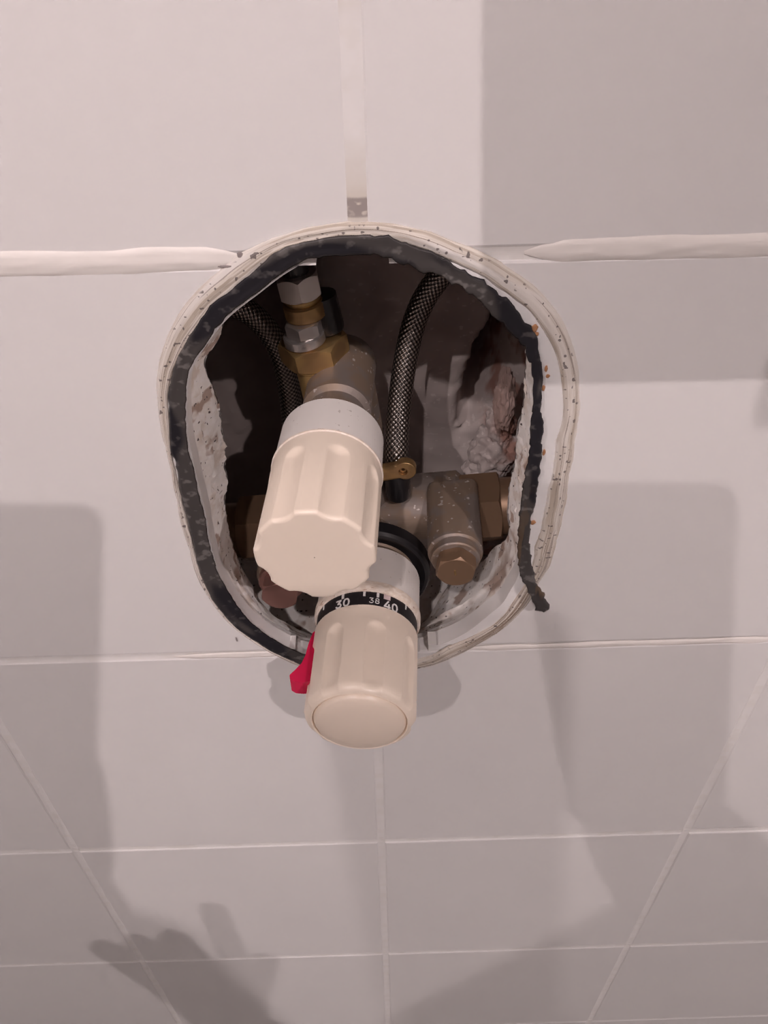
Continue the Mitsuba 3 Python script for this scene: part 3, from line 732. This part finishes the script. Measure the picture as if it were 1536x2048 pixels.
tw.vertices[:, 0] -= 0.063 * (tw.vertices[:, 2] - 0.264)
obj('towel', tw, 'towel_mat', None, smooth=40, label='white towel hanging over the metal towel rail', cat='towel')

# the phone that takes the picture (its lens is the camera) and the person holding it
def PH(m):
    return xf(m, EYE, RIGHT, UP, FWD)
def prr(w, h, r):
    return sg.box(-w / 2 + r, -h / 2 + r, w / 2 - r, h / 2 - r).buffer(r, 12)
say('phone', 'slim black phone held upright in front of the wall', 'phone')
used['phone'] = 0
pw, phh = 0.077, 0.163
def plate(w, h, r, f0, f1, cx, cy):
    m = trimesh.creation.extrude_polygon(prr(w, h, r), f1 - f0, engine='earcut')
    m.apply_translation([cx, cy, f0])
    return PH(m)
pcx, pcy = 0.012 - pw / 2, 0.022 - phh / 2
shell = m3.Manifold.batch_hull([to_m(plate(pw, phh, 0.009, -0.0088, -0.0040, pcx, pcy)), to_m(plate(pw - 0.003, phh - 0.003, 0.008, -0.0105, -0.0022, pcx, pcy))])
obj('shell', to_t(shell), 'phone_mat', 'phone', smooth=30)
obj('screen', plate(pw - 0.005, phh - 0.006, 0.007, -0.0108, -0.0103, pcx, pcy), 'lens_mat', 'phone')

def chain(pts, rad):
    s = [m3.Manifold.sphere(r, 20).translate([float(c) for c in p]) for p, r in zip(pts, rad)]
    return m3.Manifold.batch_boolean([m3.Manifold.batch_hull([a, b]) for a, b in zip(s, s[1:])], m3.OpType.Add)
def hullof(pts, rad):
    return m3.Manifold.batch_hull([m3.Manifold.sphere(r, 20).translate([float(c) for c in p]) for p, r in zip(pts, rad)])
def ph(r, u, f):
    return EYE + r * RIGHT + u * UP + f * FWD
def soft(m, edge, n):
    t = to_t(m.refine_to_length(edge))
    t.merge_vertices()
    trimesh.smoothing.filter_taubin(t, lamb=0.5, nu=0.52, iterations=n)
    return t
parts_ = []
ls, rs = np.array([-.190, -.740, .520]), np.array([.190, -.740, .520])
# right hand: holds the lower edge of the phone, four fingers behind it, the thumb on the screen side
parts_.append(hullof([ph(-.044, -.178, -.001), ph(.012, -.176, -.001), ph(.026, -.195, -.018), ph(-.030, -.250, -.034), ph(.006, -.252, -.034)], [.0095, .0105, .013, .016, .018]))
for r0, ln in ((-.044, .052), (-.026, .066), (-.008, .072), (.009, .064)):
    parts_.append(chain([ph(r0, -.178, -.001), ph(r0 - .001, -.158, .0098), ph(r0 - .003, -.158 + ln * .55, .0088), ph(r0 - .006, -.158 + ln, .0072)], [.0095, .0088, .0082, .0070]))
parts_.append(chain([ph(.020, -.205, -.026), ph(.024, -.172, -.034), ph(.010, -.146, -.0255), ph(-.006, -.126, -.0205)], [.014, .0112, .0100, .0085]))
rw, re = ph(-.012, -.262, -.038), np.array([.245, -.700, .190])
parts_.append(chain([rw, rw * .55 + re * .45, re, re * .5 + rs * .5, rs], [.027, .037, .042, .046, .056]))
# left hand: raised beside the wall, the index finger stretched upwards
lw, le = np.array([-.300, -.375, -.045]), np.array([-.325, -.650, .180])
lk = [lw + np.array([.034 - .0225 * i, .022, .088 - .004 * abs(i - 1)]) for i in range(4)]
parts_.append(hullof([lw, lk[0], lk[3], lw + np.array([.022, .012, .035])], [.024, .0105, .0095, .018]))
parts_.append(chain([lk[0], lk[0] + np.array([.002, .010, .036]), lk[0] + np.array([.002, .012, .060]), lk[0] + np.array([.002, .010, .083])], [.0098, .0090, .0084, .0072]))
for i, ln in ((1, .046), (2, .043), (3, .034)):
    b = lk[i]
    parts_.append(chain([b, b + np.array([0, .024, ln * .45]), b + np.array([0, .036, -ln * .15]), b + np.array([0, .014, -ln * .45])], [.0098, .0090, .0084, .0074]))
parts_.append(chain([lw + np.array([.020, .014, .02]), lw + np.array([.044, .030, .048]), lw + np.array([.058, .036, .078])], [.015, .0108, .0088]))
parts_.append(chain([lw, lw * .55 + le * .45, le, le * .5 + ls * .5, ls], [.027, .038, .042, .046, .056]))
# torso, neck, head, legs
hip = [np.array([sx * .095, -.80, -.06]) for sx in (-1, 1)]
parts_.append(hullof([ls, rs, np.array([0, -.76, .56])], [.060, .060, .070]))
parts_.append(hullof([ls * .8 + np.array([0, -.15, .04]), rs * .8 + np.array([0, -.15, .04]), np.array([-.10, -.76, .34]), np.array([.10, -.76, .34]), np.array([-.10, -.80, .12]), np.array([.10, -.80, .12])], [.07, .07, .10, .10, .085, .085]))
parts_.append(hullof([np.array([-.10, -.80, .12]), np.array([.10, -.80, .12]), hip[0], hip[1]], [.085, .085, .10, .10]))
head = np.array([-.110, -.725, .755])
parts_.append(chain([np.array([-.01, -.76, .54]), head + np.array([0, -.02, -.08])], [.062, .055]))
parts_.append(hullof([head + np.array([0, -.02, .035]), head + np.array([0, .03, .03]), head + np.array([0, .035, -.06]), head + np.array([0, .05, -.085])], [.085, .068, .05, .03]))
parts_.append(chain([head + np.array([0, .098, .005]), head + np.array([0, .112, -.026])], [.007, .012]))
for sx in (-1, 1):
    parts_.append(hullof([head + np.array([sx * .083, -.015, .015]), head + np.array([sx * .085, -.012, -.02])], [.014, .010]))
    parts_.append(chain([hip[sx > 0], np.array([sx * .10, -.77, -.50]), np.array([sx * .10, -.80, ZF + .09])], [.092, .06, .044]))
    parts_.append(hullof([np.array([sx * .10, -.81, ZF + .036]), np.array([sx * .115, -.63, ZF + .022]), np.array([sx * .085, -.63, ZF + .022])], [.035, .021, .021]))
bodym = m3.Manifold.batch_boolean(parts_, m3.OpType.Add)
body_t = soft(bodym, 0.006, 8)
PERSON = obj('person', body_t, 'skin_mat', None, smooth=True, label='person in a dark shirt holding up a phone with the right hand', cat='person')
for sx in (-1, 1):
    e = trimesh.creation.icosphere(2, 0.0125); e.apply_translation(head + np.array([sx * .032, .083, .012]))
    obj('eye', e, 'print_mat', PERSON, smooth=True)
shirt = hullof([ls, rs, np.array([0, -.76, .545])], [.069, .069, .073])
shirt += hullof([ls * .8 + np.array([0, -.15, .04]), rs * .8 + np.array([0, -.15, .04]), np.array([-.10, -.76, .34]), np.array([.10, -.76, .34]), np.array([-.10, -.80, .08]), np.array([.10, -.80, .08])], [.079, .079, .109, .109, .097, .097])
for a, b in ((ls, le), (rs, re)):
    shirt += chain([a, a * .35 + b * .65], [.068, .058])
obj('shirt', soft(shirt, 0.012, 6), 'cloth_mat', PERSON, smooth=True)
tr = hullof([np.array([-.10, -.80, .08]), np.array([.10, -.80, .08]), hip[0], hip[1]], [.092, .092, .108, .108])
for sx in (-1, 1):
    tr += chain([hip[sx > 0], np.array([sx * .10, -.77, -.50]), np.array([sx * .10, -.80, ZF + .10])], [.100, .070, .062])
obj('trousers', soft(tr, 0.012, 6), 'cloth_mat', PERSON, smooth=True)
hair = hullof([head + np.array([0, -.03, .05]), head + np.array([0, .022, .062]), head + np.array([0, -.05, -.03])], [.085, .06, .06])
obj('hair', soft(hair, 0.01, 4), 'hair_mat', PERSON, smooth=True)

say('head_torch', 'small head torch strapped to the forehead of the person', 'torch')
used['head_torch'] = 0
hr, hrad = HEADLAMP
hp = head + np.array([0.0, 0.112, 0.075])
hx = lambda m: xf(m, hp, (1, 0, 0), (0, 0.26, 0.966), (0, 0.966, -0.26))
def hx(m):
    az = np.array([0, 0.82, -0.57]); ay = np.array([0, 0.57, 0.82]); ax = np.cross(ay, az)
    return xf(m, hp, ax, ay, az)
obj('housing', hx(cyl(0.019, -0.022, 0.0, 40, 0.002)), 'phone_mat', 'head_torch', smooth=30)
dm = lathe([(0, 0.0005), (hr, 0.0005)] + [(hr * math.cos(t), 0.001 + 0.9 * hr * math.sin(t)) for t in np.linspace(0, math.pi / 2, 10)], 32)
obj('bulb', hx(dm), 'paint_mat', 'head_torch', emitter={'type': 'area', 'radiance': rgb(*(hrad * TINT))})
st = np.array([[head[0] + 0.097 * math.sin(t), head[1] - 0.01 + 0.112 * math.cos(t), head[2] + 0.07] for t in np.linspace(0, 2 * math.pi, 60)])
obj('strap', tube(st, 0.006, 12)[0], 'cloth_mat', 'head_torch', smooth=True)
